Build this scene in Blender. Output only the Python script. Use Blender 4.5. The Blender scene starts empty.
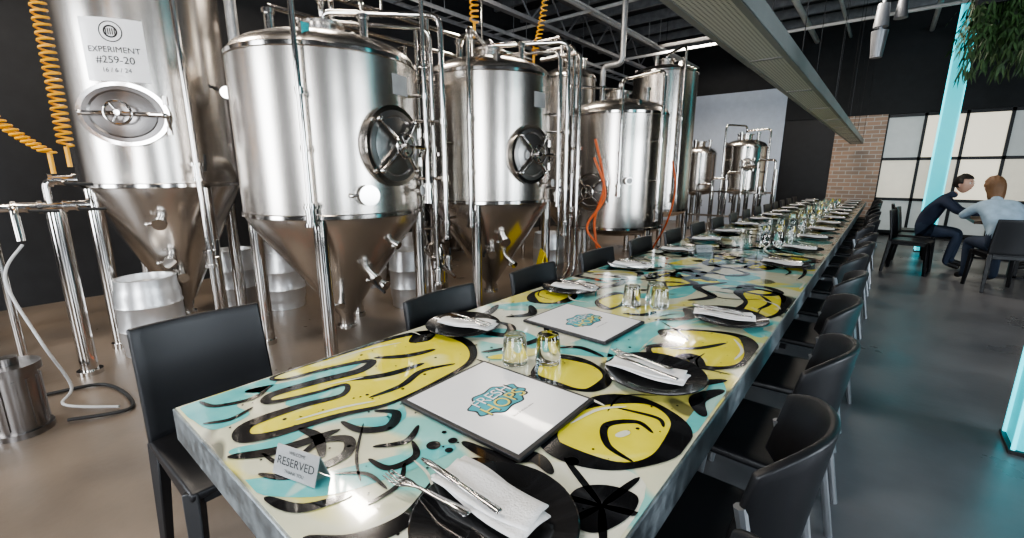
import bpy, bmesh, math, random
from mathutils import Vector, Matrix
random.seed(7)
S=bpy.context.scene
COL=S.collection
sin,cos,pi=math.sin,math.cos,math.pi
rad=math.radians

# ------------------------------------------------------------------ camera
cd=bpy.data.cameras.new('camera');cam=bpy.data.objects.new('camera',cd);COL.objects.link(cam)
cd.sensor_width=36;cd.lens=443/1024*36;cd.clip_start=.02
cam.location=(0,0,1.35);cam.rotation_euler=(rad(90-12.35),0,rad(39.6))
S.camera=cam
try: S.view_settings.look='AgX - Medium High Contrast'
except Exception: pass

# ------------------------------------------------------------------ materials
def mat(name,col,rough=.5,metal=0,noise=0,nscale=8,bump=0,bscale=60,coat=0,emit=None,es=0,trans=0,stretch=None,col2=None,rvar=0,ior=1.5):
    m=bpy.data.materials.new(name);m.use_nodes=True
    nt=m.node_tree;N=nt.nodes;L=nt.links;b=N['Principled BSDF']
    b.inputs['Base Color'].default_value=(*col,1);b.inputs['Roughness'].default_value=rough
    b.inputs['Metallic'].default_value=metal;b.inputs['IOR'].default_value=ior
    b.inputs['Coat Weight'].default_value=coat;b.inputs['Coat Roughness'].default_value=.04
    b.inputs['Transmission Weight'].default_value=trans
    if emit: b.inputs['Emission Color'].default_value=(*emit,1);b.inputs['Emission Strength'].default_value=es
    tc=N.new('ShaderNodeTexCoord');mp=N.new('ShaderNodeMapping');L.new(tc.outputs['Object'],mp.inputs[0])
    if stretch: mp.inputs['Scale'].default_value=stretch
    if noise or col2 or rvar:
        n=N.new('ShaderNodeTexNoise');n.inputs['Scale'].default_value=nscale;n.inputs['Detail'].default_value=6
        L.new(mp.outputs[0],n.inputs['Vector'])
        if noise or col2:
            r=N.new('ShaderNodeValToRGB');c2=col2 or tuple(max(0,c*(1-noise)) for c in col)
            r.color_ramp.elements[0].position=.35;r.color_ramp.elements[1].position=.68
            r.color_ramp.elements[0].color=(*c2,1);r.color_ramp.elements[1].color=(*col,1)
            L.new(n.outputs[0],r.inputs[0]);L.new(r.outputs[0],b.inputs['Base Color'])
        if rvar:
            mr=N.new('ShaderNodeMapRange');mr.inputs[3].default_value=max(0,rough-rvar);mr.inputs[4].default_value=rough+rvar
            mr.inputs[1].default_value=.3;mr.inputs[2].default_value=.7
            L.new(n.outputs[0],mr.inputs[0]);L.new(mr.outputs[0],b.inputs['Roughness'])
    if bump:
        n2=N.new('ShaderNodeTexNoise');n2.inputs['Scale'].default_value=bscale;n2.inputs['Detail'].default_value=4
        L.new(mp.outputs[0],n2.inputs['Vector'])
        bp=N.new('ShaderNodeBump');bp.inputs['Strength'].default_value=bump;bp.inputs['Distance'].default_value=.01
        L.new(n2.outputs[0],bp.inputs['Height']);L.new(bp.outputs[0],b.inputs['Normal'])
    return m
steel=mat('brushed_steel',(.64,.60,.555),.25,1,noise=.04,nscale=1.5,stretch=(.3,.3,1))
steelc=mat('cone_steel',(.70,.67,.64),.24,1,noise=.04,nscale=1.5)
steeld=mat('dark_steel',(.34,.32,.31),.3,1,noise=.2,nscale=3)
polish=mat('polished_steel',(.66,.63,.60),.13,1,noise=.05)
galv=mat('galvanised_steel',(.36,.40,.42),.42,.8,col2=(.20,.23,.25),nscale=30,rvar=.1)
blackp=mat('black_plastic',(.012,.012,.014),.42,0,bump=.05,bscale=300,noise=.2)
blackr=mat('black_rubber',(.02,.02,.02),.6,noise=.2)
blackm=mat('black_metal',(.02,.02,.022),.4,.3,noise=.2)
chrome=mat('cutlery_steel',(.62,.60,.58),.16,1,noise=.05)
platem=mat('plate_black',(.012,.012,.013),.16,0,coat=.6,noise=.2)
laminate=mat('laminate_white',(.88,.88,.89),.25,noise=.03,coat=.3)
napkin=mat('napkin_white',(.82,.81,.80),.8,bump=.3,bscale=200,noise=.06)
glass=mat('clear_glass',(.97,.98,.98),.02,0,trans=1,noise=.01)
yellowh=mat('yellow_hose',(.85,.42,.02),.4,noise=.1)
yellows=mat('yellow_sign',(.85,.65,.03),.4,noise=.1)
orange=mat('orange_hose',(.80,.16,.04),.45,noise=.2)
whitep=mat('white_pvc',(.6,.6,.6),.4,noise=.1)
greyp=mat('conduit_grey',(.20,.20,.21),.4,noise=.1)
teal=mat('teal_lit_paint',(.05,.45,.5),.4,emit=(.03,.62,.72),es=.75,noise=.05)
tealhot=mat('teal_led',(.1,.8,.85),.4,emit=(.05,.8,.95),es=1.5)
def overspray(m,c,scale,lo,hi,seed,amt=.85):
    """airbrushed colour cloud mixed into a paint"""
    nt=m.node_tree;N=nt.nodes;L=nt.links;b=N['Principled BSDF'];src=b.inputs['Base Color'].links[0].from_socket
    tc=N.new('ShaderNodeTexCoord');mp=N.new('ShaderNodeMapping');mp.inputs['Location'].default_value=(seed,seed*1.7,0)
    n=N.new('ShaderNodeTexNoise');n.inputs['Scale'].default_value=scale;n.inputs['Detail'].default_value=1.5;n.inputs['Distortion'].default_value=1.2
    mr=N.new('ShaderNodeMapRange');mr.inputs[1].default_value=lo;mr.inputs[2].default_value=hi;mr.inputs[4].default_value=amt
    mx=N.new('ShaderNodeMix');mx.data_type='RGBA'
    L.new(tc.outputs['Object'],mp.inputs[0]);L.new(mp.outputs[0],n.inputs['Vector']);L.new(n.outputs[0],mr.inputs[0]);L.new(mr.outputs[0],mx.inputs['Factor'])
    L.new(src,mx.inputs[6]);mx.inputs[7].default_value=(*c,1);L.new(mx.outputs[2],b.inputs['Base Color'])
def paint(n,c,c2=None): return mat(n,c,.12,0,coat=1,col2=c2,nscale=9)
p_base=paint('resin_cream',(.84,.82,.60),(.70,.72,.54))
overspray(p_base,(.22,.66,.62),2.6,.54,.60,3.1);overspray(p_base,(.86,.78,.14),2.4,.57,.63,9.4);overspray(p_base,(.03,.04,.04),3.4,.62,.68,17.2,.8)
p_white=paint('resin_white',(.88,.88,.76),(.78,.79,.64))
p_teal=paint('resin_teal',(.22,.70,.66),(.12,.52,.54))
overspray(p_teal,(.70,.82,.70),6,.58,.66,2.2,.6)
p_yel=paint('resin_yellow',(.95,.86,.09),(.84,.74,.05))
overspray(p_yel,(.93,.91,.48),5,.56,.66,5.5,.7)
p_blk=paint('resin_black',(.006,.006,.007))
p_dk=paint('resin_darkteal',(.04,.16,.19))

# ------------------------------------------------------------------ helpers
def root(name,loc=(0,0,0),rz=0):
    o=bpy.data.objects.new(name,None);COL.objects.link(o);o.location=loc;o.rotation_euler=(0,0,rz);o.empty_display_size=.1
    return o
def add(par,name,bm,m,smooth=True,loc=None,mods=()):
    me=bpy.data.meshes.new(name)
    bmesh.ops.recalc_face_normals(bm,faces=bm.faces)
    bm.to_mesh(me);bm.free()
    me.materials.append(m)
    o=bpy.data.objects.new(name,me);COL.objects.link(o)
    if par: o.parent=par
    if loc: o.location=loc
    if smooth:
        for f in me.polygons: f.use_smooth=True
        try: me.set_sharp_from_angle(angle=rad(38))
        except Exception: pass
    for k,v in mods:
        md=o.modifiers.new(k.lower(),k)
        for a,b in v.items(): setattr(md,a,b)
    return o
def clone(r,loc,rz=0):
    n=root(r.name.split('.')[0],loc,rz)
    for c in r.children:
        k=c.copy();COL.objects.link(k);k.parent=n;k.matrix_parent_inverse=c.matrix_parent_inverse.copy()
    return n
BM=bmesh.new
def box(bm,c,s,rot=None,taper=None):
    M=Matrix.Translation(c)
    if rot is not None: M=M@rot.to_4x4()
    r=bmesh.ops.create_cube(bm,size=1,matrix=M@Matrix.Diagonal((*s,1)))
    return r
def cyl(bm,a,b,r1,r2=None,n=20,caps=True):
    a=Vector(a);b=Vector(b);d=b-a
    M=Matrix.Translation((a+b)/2)@d.to_track_quat('Z','Y').to_matrix().to_4x4()
    bmesh.ops.create_cone(bm,cap_ends=caps,segments=n,radius1=r1,radius2=r1 if r2 is None else r2,depth=d.length,matrix=M)
def sph(bm,c,r,n=16,sc=(1,1,1)):
    bmesh.ops.create_uvsphere(bm,u_segments=n,v_segments=n//2+2,radius=r,matrix=Matrix.Translation(c)@Matrix.Diagonal((*sc,1)))
def lathe(bm,prof,n=48,M=Matrix(),sx=1,sy=1):
    rings=[]
    for r,z in prof:
        if r<1e-6: rings.append([bm.verts.new(M@Vector((0,0,z)))])
        else: rings.append([bm.verts.new(M@Vector((r*sx*cos(2*pi*i/n),r*sy*sin(2*pi*i/n),z))) for i in range(n)])
    for A,B in zip(rings,rings[1:]):
        for i in range(n):
            j=(i+1)%n
            if len(A)==1 and len(B)==1: break
            if len(A)==1: bm.faces.new((A[0],B[i],B[j]))
            elif len(B)==1: bm.faces.new((A[i],A[j],B[0]))
            else: bm.faces.new((A[i],A[j],B[j],B[i]))
def fillet(pts,f,k=5):
    pts=[Vector(p) for p in pts]
    if f<=0: return pts
    out=[pts[0]]
    for a,b,c in zip(pts,pts[1:],pts[2:]):
        d1=(a-b);d2=(c-b);q=min(f,d1.length*.45,d2.length*.45)
        s=b+d1.normalized()*q;e=b+d2.normalized()*q
        for i in range(k+1):
            t=i/k;out.append(s*(1-t)**2+b*2*t*(1-t)+e*t*t)
    out.append(pts[-1]);return out
def sweep(bm,pts,r,n=10,f=0,caps=True):
    pts=fillet(pts,f);rings=[]
    t=(pts[1]-pts[0]).normalized();up=Vector((0,0,1)) if abs(t.z)<.9 else Vector((1,0,0))
    nrm=t.cross(up).normalized()
    for i,p in enumerate(pts):
        if i==0: t=pts[1]-pts[0]
        elif i==len(pts)-1: t=pts[-1]-pts[-2]
        else: t=(pts[i+1]-pts[i]).normalized()+(pts[i]-pts[i-1]).normalized()
        t.normalize()
        nrm=(nrm-t*nrm.dot(t)).normalized();bn=t.cross(nrm)
        rr=r(i/(len(pts)-1)) if callable(r) else r
        rings.append([bm.verts.new(p+(nrm*cos(2*pi*k/n)+bn*sin(2*pi*k/n))*rr) for k in range(n)])
    for A,B in zip(rings,rings[1:]):
        for k in range(n): bm.faces.new((A[k],A[(k+1)%n],B[(k+1)%n],B[k]))
    if caps: bm.faces.new(rings[0]);bm.faces.new(rings[-1][::-1])
def grid(bm,fn,nu,nv):
    V=[[bm.verts.new(fn(i/nu,j/nv)) for j in range(nv+1)] for i in range(nu+1)]
    for i in range(nu):
        for j in range(nv): bm.faces.new((V[i][j],V[i+1][j],V[i+1][j+1],V[i][j+1]))
def catmull(P,closed=False,k=8):
    P=[Vector(p) for p in P];n=len(P);out=[]
    rng=range(n) if closed else range(n-1)
    for i in rng:
        g=lambda j:P[j%n] if closed else P[max(0,min(n-1,j))]
        a,b,c,d=g(i-1),g(i),g(i+1),g(i+2)
        for s in range(k):
            t=s/k
            out.append(.5*((2*b)+(c-a)*t+(2*a-5*b+4*c-d)*t*t+(3*b-a-3*c+d)*t**3))
    if not closed: out.append(P[-1])
    return out
def textmesh(par,name,txt,size,m,fn,align='CENTER'):
    c=bpy.data.curves.new(name,'FONT');c.body=txt;c.size=size;c.align_x=align;c.align_y='CENTER'
    o=bpy.data.objects.new(name,c);COL.objects.link(o)
    bpy.context.view_layer.update()
    me=bpy.data.meshes.new_from_object(o.evaluated_get(bpy.context.evaluated_depsgraph_get()))
    bpy.data.objects.remove(o);bpy.data.curves.remove(c)
    for v in me.vertices: v.co=fn(v.co.x,v.co.y)
    me.materials.clear();me.materials.append(m)
    o=bpy.data.objects.new(name,me);COL.objects.link(o);o.parent=par
    return o

# ------------------------------------------------------------------ room
XL,XR,YB,YF,ZC=-6.6,6.0,-4.0,12.7,4.7
floorm=mat('concrete_floor',(.225,.178,.138),.34,0,col2=(.125,.102,.082),nscale=1.3,bump=.08,bscale=25,rvar=.10)
wallm=mat('wall_dark_paint',(.022,.023,.026),.7,noise=.2)
wallw=mat('wall_blue_grey',(.60,.67,.80),.7,noise=.08)
ceilm=mat('ceiling_foil_dark',(.05,.052,.057),.45,.3,noise=.5,nscale=2)
def simplebox(name,c,s,m,par=None):
    b=BM();box(b,c,s);return add(par,name,b,m,smooth=False)
fo=simplebox('floor',((XL+XR)/2,(YB+YF)/2,-.05),(XR-XL+.4,YF-YB+.4,.1),floorm)
# bluish daylight reflection painted into the floor colour, fading in towards the dining side
nt=floorm.node_tree;N=nt.nodes;L=nt.links;b0=N['Principled BSDF']
src=b0.inputs['Base Color'].links[0].from_socket
tc=N.new('ShaderNodeTexCoord');sp=N.new('ShaderNodeSeparateXYZ');mr=N.new('ShaderNodeMapRange');mx=N.new('ShaderNodeMix');mx.data_type='RGBA';mx.blend_type='MULTIPLY'
mr.inputs[1].default_value=-2.0;mr.inputs[2].default_value=-.2
L.new(tc.outputs['Object'],sp.inputs[0]);L.new(sp.outputs[0],mr.inputs[0]);L.new(mr.outputs[0],mx.inputs['Factor'])
L.new(src,mx.inputs[6]);mx.inputs[7].default_value=(.80,1.0,1.35,1);L.new(mx.outputs[2],b0.inputs['Base Color'])
simplebox('ceiling',((XL+XR)/2,(YB+YF)/2,ZC+.05),(XR-XL+.4,YF-YB+.4,.1),ceilm)
simplebox('wall_left',(XL-.1,(YB+YF)/2,ZC/2),(.2,YF-YB,ZC),wallm)
simplebox('wall_right',(XR+.1,(YB+YF)/2,ZC/2),(.2,YF-YB,ZC),wallm)
simplebox('wall_back',((XL+XR)/2,YB-.1,ZC/2),(XR-XL,.2,ZC),wallm)
wf=root('wall_front')
simplebox('blue_section',((-6.6-2.05)/2,YF+.1,1.65),(4.55,.2,3.3),wallw,wf)
simplebox('upper_dark',((XL+XR)/2,YF+.1,4.0),(XR-XL,.2,1.4),wallm,wf)
simplebox('lintel_dark',((-2.05+XR)/2,YF+.1,2.92),(XR+2.05,.2,.76),wallm,wf)
simplebox('dark_section',(-1.53,YF+.12,1.27),(1.04,.16,2.54),blackm,wf)
bk=bpy.data.materials.new('brick');bk.use_nodes=True
N=bk.node_tree.nodes;L=bk.node_tree.links;bt=N.new('ShaderNodeTexBrick');tc=N.new('ShaderNodeTexCoord')
mp=N.new('ShaderNodeMapping');mp.inputs['Rotation'].default_value=(rad(-90),0,0)
L.new(tc.outputs['Object'],mp.inputs[0]);L.new(mp.outputs[0],bt.inputs[0])
bt.inputs['Scale'].default_value=1;bt.inputs['Brick Width'].default_value=.24;bt.inputs['Row Height'].default_value=.086;bt.inputs['Mortar Size'].default_value=.008
bt.inputs['Color1'].default_value=(.55,.36,.27,1);bt.inputs['Color2'].default_value=(.38,.28,.23,1);bt.inputs['Mortar'].default_value=(.60,.56,.52,1)
L.new(bt.outputs[0],N['Principled BSDF'].inputs[0]);N['Principled BSDF'].inputs['Roughness'].default_value=.85
simplebox('brick_section',(-.58,YF+.05,1.27),(.88,.3,2.54),bk,wf)
frostA=mat('frosted_cream',(.7,.66,.55),.4,emit=(1,.92,.74),es=.85,noise=.1)
frostB=mat('frosted_grey',(.4,.42,.42),.3,emit=(.62,.68,.66),es=.28,noise=.1)
frostC=mat('frosted_warm',(.5,.47,.38),.3,emit=(.85,.80,.66),es=.55,noise=.1)
wn=root('window_1')
b=BM();x0,x1=-.14,5.9;cw=.60;rows=[.08,.78,1.62,2.5]
for z in rows: box(b,((x0+x1)/2,YF,z),(x1-x0,.1,.06))
n=int((x1-x0)/cw)
for i in range(n+1): box(b,(x0+i*(x1-x0)/n,YF,1.29),(.05,.1,2.5))
add(wn,'frame',b,blackm,False)
for r in range(3):
    for i in range(n):
        xa=x0+i*(x1-x0)/n;w=(x1-x0)/n
        m=[[frostB,frostB,frostB],[frostC,frostC,frostA],[frostB,frostA,frostA]][r][i%3]
        simplebox('pane_%d_%d'%(r,i),(xa+w/2,YF+.02,(rows[r]+rows[r+1])/2),(w-.03,.02,rows[r+1]-rows[r]-.04),m,wn)
simplebox('backing',((x0+x1)/2,YF+.15,1.27),(x1-x0,.1,2.54),wallm,wn)
skypane=mat('sky_pane',(.8,.85,.9),.3,emit=(.80,.90,1),es=4.0)
def bigwin(name,c,w,h,axis):
    r=root(name,c);b=BM();p=BM()
    for sgn in(-1,1):
        if axis=='y': box(b,(sgn*w/2,0,0),(.08,.12,h+.08));box(b,(0,0,sgn*h/2),(w+.08,.12,.08))
        else: box(b,(0,sgn*w/2,0),(.12,.08,h+.08));box(b,(0,0,sgn*h/2),(.12,w+.08,.08))
    box(p,(0,0,0),(w,.02,h) if axis=='y' else (.02,w,h))
    add(r,'frame',b,blackm,False);add(r,'pane',p,skypane,False);return r
def area(name,loc,rot,sx,sy,pw,col=(1,1,1)):
    l=bpy.data.lights.new(name,'AREA');l.shape='RECTANGLE';l.size=sx;l.size_y=sy;l.energy=pw;l.color=col
    o=bpy.data.objects.new(name,l);COL.objects.link(o);o.location=loc;o.rotation_euler=rot;return o
k=2
for x,w_,e in((-4.4,1.5,165),(.6,2.2,240)):
    bigwin('window_%d'%k,(x,YB+.03,1.9),w_+.1,3.0,'y');k+=1
    area('daylight_window',(x,YB+.2,1.9),(rad(90),0,0),w_,2.9,e,(.93,.96,1))
for y,w_,e in((-1.4,1.3,120),(3.0,2.4,200)):
    bigwin('window_%d'%k,(XR-.03,y,1.9),w_+.1,2.7,'x');k+=1
    area('daylight_window',(XR-.2,y,1.9),(rad(90),0,rad(90)),w_,2.6,e,(.85,.93,1))
for i,(x,y,e) in enumerate([(-4.9,0,75),(-4.6,2.3,75),(-4.0,5,60),(-1.0,8.5,90),(-3.5,10.0,110),(-1.9,.2,60)]):  # fill lamps added overhead to brighten the room
    area('fill_lamp_%d'%i,(x,y,3.98),(0,0,0),1.2,.22,e,(1,.90,.78))
    r=root('fill_lamp_batten',(x,y,0));b=BM();box(b,(0,0,4.02),(1.28,.28,.06))  # batten housing added so the fill lamp does not float
    for sx in(-.5,.5): cyl(b,(sx,0,4.05),(sx,0,ZC-.19),.006,n=6)
    add(r,'housing',b,blackm,False)
w=bpy.data.worlds.new('w');S.world=w;w.use_nodes=True;w.node_tree.nodes['Background'].inputs[0].default_value=(.5,.6,.75,1);w.node_tree.nodes['Background'].inputs[1].default_value=.3

# ------------------------------------------------------------------ ceiling structure
purl=mat('purlin_galv',(.34,.35,.37),.45,.4,noise=.3)
r=root('ceiling_purlins');b=BM()
y=YB+.3
while y<YF-.2:
    box(b,((XL+XR)/2,y,ZC-.10),(XR-XL-.1,.012,.18));box(b,((XL+XR)/2,y+.03,ZC-.185),(XR-XL-.1,.07,.012));y+=.85
add(r,'purlins',b,purl,False)
r=root('roof_truss');b=BM();y0,y1=YB+.1,YF-.1
for X in(-5,-2.9,.9):
    for z in(4.42,3.86): box(b,(X,(y0+y1)/2,z),(.1,y1-y0,.06))
    y=y0;s=0
    while y+.55<y1:
        a=(X,y,3.88 if s else 4.4);c=(X,y+.55,4.4 if s else 3.88);cyl(b,a,c,.018,n=6);y+=.55;s^=1
add(r,'members',b,greyp,False)
r=root('cable_tray');b=BM()
for X in(-5.6,-2.2):
    for sx in(-.15,.15): box(b,(X+sx,5,3.72),(.012,15,.06))
    y=-2
    while y<12.4: box(b,(X,y,3.70),(.3,.025,.012));y+=.3
    for yy in range(-1,12,2):
        for sx in(-.15,.15): cyl(b,(X+sx,yy,3.72),(X+sx,yy,ZC-.005),.006,n=6)
add(r,'rails',b,purl,False)
r=root('conduit_pipes');b=BM()
for X,z,rr in((-4.4,4.1,.035),(-4.15,4.0,.02),(-1.6,4.2,.05),(-1.0,4.2,.03),(.3,4.1,.04)):
    cyl(b,(X,YB+.1,z),(X,YF-.05,z),rr,n=10)
    for yy in range(-2,12,3): cyl(b,(X,yy,z),(X,yy,ZC-.005),.005,n=6)
for yy,z in((4.2,4.0),(7.3,4.05),(10.2,3.9)): cyl(b,(XL+.1,yy,z),(3,yy,z),.03,n=10)
add(r,'pipes',b,whitep)
# long perforated linear pendant hung over the communal table
pm=bpy.data.materials.new('perforated_sheet');pm.use_nodes=True
N=pm.node_tree.nodes;L=pm.node_tree.links;tc=N.new('ShaderNodeTexCoord');vo=N.new('ShaderNodeTexVoronoi');vo.inputs['Scale'].default_value=62;vo.inputs['Randomness'].default_value=0
rp=N.new('ShaderNodeValToRGB');rp.color_ramp.elements[0].position=.30;rp.color_ramp.elements[1].position=.38
rp.color_ramp.elements[0].color=(.06,.055,.05,1);rp.color_ramp.elements[1].color=(.50,.47,.43,1)
L.new(tc.outputs['Object'],vo.inputs[0]);L.new(vo.outputs[0],rp.inputs[0]);L.new(rp.outputs[0],N['Principled BSDF'].inputs[0])
N['Principled BSDF'].inputs['Roughness'].default_value=.4;N['Principled BSDF'].inputs['Metallic'].default_value=.3
r=root('linear_pendant_tray',(-.577,0,0));b=BM();Ya,Yb=.5,12.2;Ym=(Ya+Yb)/2;Yl_=Yb-Ya
for sx in(-.105,.105): box(b,(sx,Ym,1.975),(.006,Yl_,.09))
for sx in(-.095,.095): box(b,(sx,Ym,2.02),(.024,Yl_,.006));box(b,(sx,Ym,1.931),(.026,Yl_,.006))
box(b,(0,Yb,1.975),(.21,.006,.09));box(b,(0,Ya,1.975),(.21,.006,.09))
y=Ya+1.1
while y<Yb: box(b,(0,y,1.9305),(.214,.03,.006));y+=1.2
add(r,'side_rails',b,mat('tray_side',(.22,.21,.20),.45,.4,noise=.2,nscale=3),False)
b=BM();box(b,(0,Ym,1.935),(.206,Yl_,.006));add(r,'perforated_base',b,pm,False)
b=BM()
y=Ya+.6
while y<Yb:
    box(b,(0,y,1.99),(.2,.04,.02))
    for sx in(-.09,.09): cyl(b,(sx,y,1.95),(sx,y,ZC-.005),.003,n=6)
    y+=2.2
add(r,'hanger_wires',b,blackm)

# ------------------------------------------------------------------ columns
for i,(x,y) in enumerate([(.66,10.4),(.765,3.16)]):
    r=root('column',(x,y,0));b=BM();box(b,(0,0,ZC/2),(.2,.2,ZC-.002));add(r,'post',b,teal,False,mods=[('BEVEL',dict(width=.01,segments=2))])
    b=BM()
    for sx in(-.105,.105):
        for sy in(-.105,.105): box(b,(sx,sy,ZC/2),(.014,.014,ZC-.01))
    add(r,'led_strip',b,tealhot,False)
    b=BM();box(b,(0,0,.01),(.24,.24,.02));add(r,'base_plate',b,blackm,False)

# ------------------------------------------------------------------ communal table
TX0,TX1,TY0,TY1,TZ=-1.35,-.25,.244,12.0,.75
tb=root('communal_table')
b=BM();box(b,((TX0+TX1)/2,(TY0+TY1)/2,TZ-.012),(TX1-TX0-.012,TY1-TY0-.012,.024));add(tb,'resin_top',b,p_base,False)
b=BM()
for x in(TX0,TX1): box(b,(x+(.005 if x==TX0 else -.005),(TY0+TY1)/2,TZ-.047),(.010,TY1-TY0,.09))
for y in(TY0,TY1): box(b,((TX0+TX1)/2,y+(.005 if y==TY0 else -.005),TZ-.047),(TX1-TX0,.010,.09))
box(b,((TX0+TX1)/2,(TY0+TY1)/2,TZ-.06),(TX1-TX0-.03,TY1-TY0-.03,.03))
add(tb,'steel_edge',b,galv,False,mods=[('BEVEL',dict(width=.002,segments=1))])
b=BM();y=1.5
while y<11.6:
    for x in(TX0+.42,TX1-.42): box(b,(x,y,.335),(.07,.07,.67))
    box(b,((TX0+TX1)/2,y,.02),(.75,.08,.04));box(b,((TX0+TX1)/2,y,.63),(.8,.07,.06));y+=2.4
add(tb,'trestle_legs',b,blackm,False)
layers={'white':(p_white,.0004),'teal':(p_teal,.0008),'yellow':(p_yel,.0012),'dark':(p_dk,.0016),'black':(p_blk,.0020),'over':(p_yel,.0024),'hi':(p_white,.0028)}
LB={k:BM() for k in layers}
def inside(p): return Vector((min(TX1-.012,max(TX0+.012,p[0])),min(TY1-.012,max(TY0+.012,p[1])),0))
def rib(layer,pts,w,k=8,closed=False):
    bm=LB[layer];P=catmull([(x,y,0) for x,y in pts],closed,k)
    if layer=='black': w=w*.85
    n=len(P);L_=[];R_=[]
    for i,p in enumerate(P):
        if closed: t=P[(i+1)%n]-P[i-1]
        else: t=P[min(n-1,i+1)]-P[max(0,i-1)]
        if t.length<1e-6: t=Vector((1,0,0))
        t.normalize();q=Vector((-t.y,t.x,0));s=i/(n-1)
        ww=(w*(.15+.85*sin(pi*min(1,max(0,s)))**.6) if not closed else w*(1+.45*sin(3*2*pi*s+len(pts))))
        L_.append(bm.verts.new(inside(p+q*ww/2)));R_.append(bm.verts.new(inside(p-q*ww/2)))
    for i in range(n if closed else n-1):
        j=(i+1)%n
        try: bm.faces.new((L_[i],L_[j],R_[j],R_[i]))
        except Exception: pass
def blob(layer,pts,k=8,outline=0,ol='black'):
    bm=LB[layer];P=[inside(p) for p in catmull([(x,y,0) for x,y in pts],True,k)]
    f=bm.faces.new([bm.verts.new(p) for p in P]);bmesh.ops.triangulate(bm,faces=[f])
    if outline: rib(ol,pts,outline,k,True)
def disc(layer,x,y,r,ry=None,n=20):
    bm=LB[layer];ry=ry or r
    P=[inside((x+r*cos(2*pi*i/n),y+ry*sin(2*pi*i/n))) for i in range(n)]
    f=bm.faces.new([bm.verts.new(p) for p in P])
# --- near artwork
blob('white',[(-1.1,1.1),(-.85,1.2),(-.8,1.4),(-1.1,1.5),(-1.3,1.3)])
blob('white',[(-.6,.3),(-.3,.3),(-.28,.75),(-.5,.65)])
blob('teal',[(-1.335,.26),(-1.24,.26),(-1.15,.28),(-1.16,.36),(-1.24,.36),(-1.27,.46),(-1.335,.48)])
rib('teal',[(-1.30,.40),(-1.24,.50),(-1.22,.62),(-1.24,.74)],.06)
rib('teal',[(-1.14,.44),(-1.12,.56)],.07)
rib('teal',[(-.90,.24),(-.78,.34),(-.72,.45),(-.66,.60)],.075)
rib('teal',[(-1.03,.27),(-.98,.34),(-.99,.44)],.045)
rib('teal',[(-.94,.50),(-.86,.58),(-.95,.64)],.05)
rib('teal',[(-.55,.28),(-.50,.40),(-.56,.62)],.06)
rib('teal',[(-1.32,1.08),(-1.18,1.10),(-1.02,1.22),(-.85,1.20),(-.62,1.28)],.10)
rib('teal',[(-.58,1.20),(-.64,1.52),(-.56,1.85)],.11)
rib('teal',[(-1.3,1.42),(-1.12,1.72),(-1.22,2.1),(-1.0,2.35)],.14)
rib('teal',[(-.28,.98),(-.27,1.15),(-.30,1.32)],.06)
rib('teal',[(-.9,2.0),(-.75,2.15),(-.72,2.4)],.12)
rib('teal',[(-.28,1.78),(-.33,1.9),(-.28,2.0)],.08)
# crown-like fingers reaching left from one palm
blob('yellow',[(-1.335,.50),(-1.335,.7),(-1.32,.92),(-1.26,1.04),(-1.12,1.06),(-1.02,1.02),(-.95,.93),(-.93,.78),(-.93,.62),(-.98,.50),(-1.02,.36),(-1.06,.31),(-1.11,.34),(-1.10,.46),(-1.07,.56),(-1.12,.60),(-1.14,.52),(-1.18,.42),(-1.22,.44),(-1.20,.56),(-1.17,.68),(-1.21,.74),(-1.26,.62),(-1.29,.50)],outline=.030,k=6)
rib('black',[(-1.14,.62),(-1.08,.72),(-1.06,.84)],.036)
rib('black',[(-1.22,.76),(-1.15,.84),(-1.12,.94)],.036)
rib('black',[(-1.00,.60),(-.99,.70),(-1.02,.80),(-.98,.9)],.026)
rib('hi',[(-1.31,.62),(-1.30,.78),(-1.26,.90)],.010);rib('hi',[(-1.04,.42),(-1.01,.52),(-.97,.60)],.010);rib('hi',[(-1.16,.56),(-1.12,.66)],.008)
blob('black',[(-1.30,1.0),(-1.24,.92),(-1.20,.98),(-1.26,1.06)])
rib('black',[(-1.33,1.12),(-1.2,1.12),(-1.12,1.16),(-1.02,1.20),(-1.08,1.29),(-1.2,1.27)],.05)
rib('black',[(-1.33,1.20),(-1.25,1.32),(-1.3,1.47)],.05)
rib('black',[(-1.16,1.36),(-1.10,1.46),(-1.18,1.56)],.05)
rib('black',[(-1.33,.30),(-1.27,.32),(-1.24,.40),(-1.28,.46)],.020)
rib('black',[(-1.20,.27),(-1.17,.32),(-1.19,.38)],.018)
# lettering between the fingers and the menu
rib('black',[(-1.01,.26),(-.95,.34),(-.92,.47)],.038)
rib('black',[(-1.0,.41),(-.93,.42),(-.85,.39)],.030)
rib('black',[(-.90,.28),(-.84,.32),(-.82,.42),(-.87,.46),(-.91,.41),(-.87,.33)],.030)
rib('black',[(-.95,.49),(-.88,.50),(-.84,.55),(-.88,.60),(-.93,.57)],.032)
rib('black',[(-.82,.26),(-.74,.29),(-.70,.37)],.028)
rib('black',[(-.80,.48),(-.76,.54),(-.79,.60)],.022)
rib('black',[(-.77,.45),(-.71,.46),(-.70,.52),(-.75,.55)],.022)
rib('black',[(-.78,.38),(-.73,.42),(-.66,.42)],.012);rib('black',[(-.90,.52),(-.80,.44),(-.72,.40)],.008)
disc('black',-.70,.57,.016);disc('black',-.68,.61,.011);disc('black',-.72,.62,.006);disc('black',-.66,.58,.009)
rib('black',[(-.67,.26),(-.60,.31),(-.57,.40),(-.61,.50)],.042)
rib('black',[(-.66,.62),(-.56,.63),(-.50,.68),(-.44,.66)],.046)
rib('black',[(-.62,.56),(-.58,.60),(-.52,.60)],.02)
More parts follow.
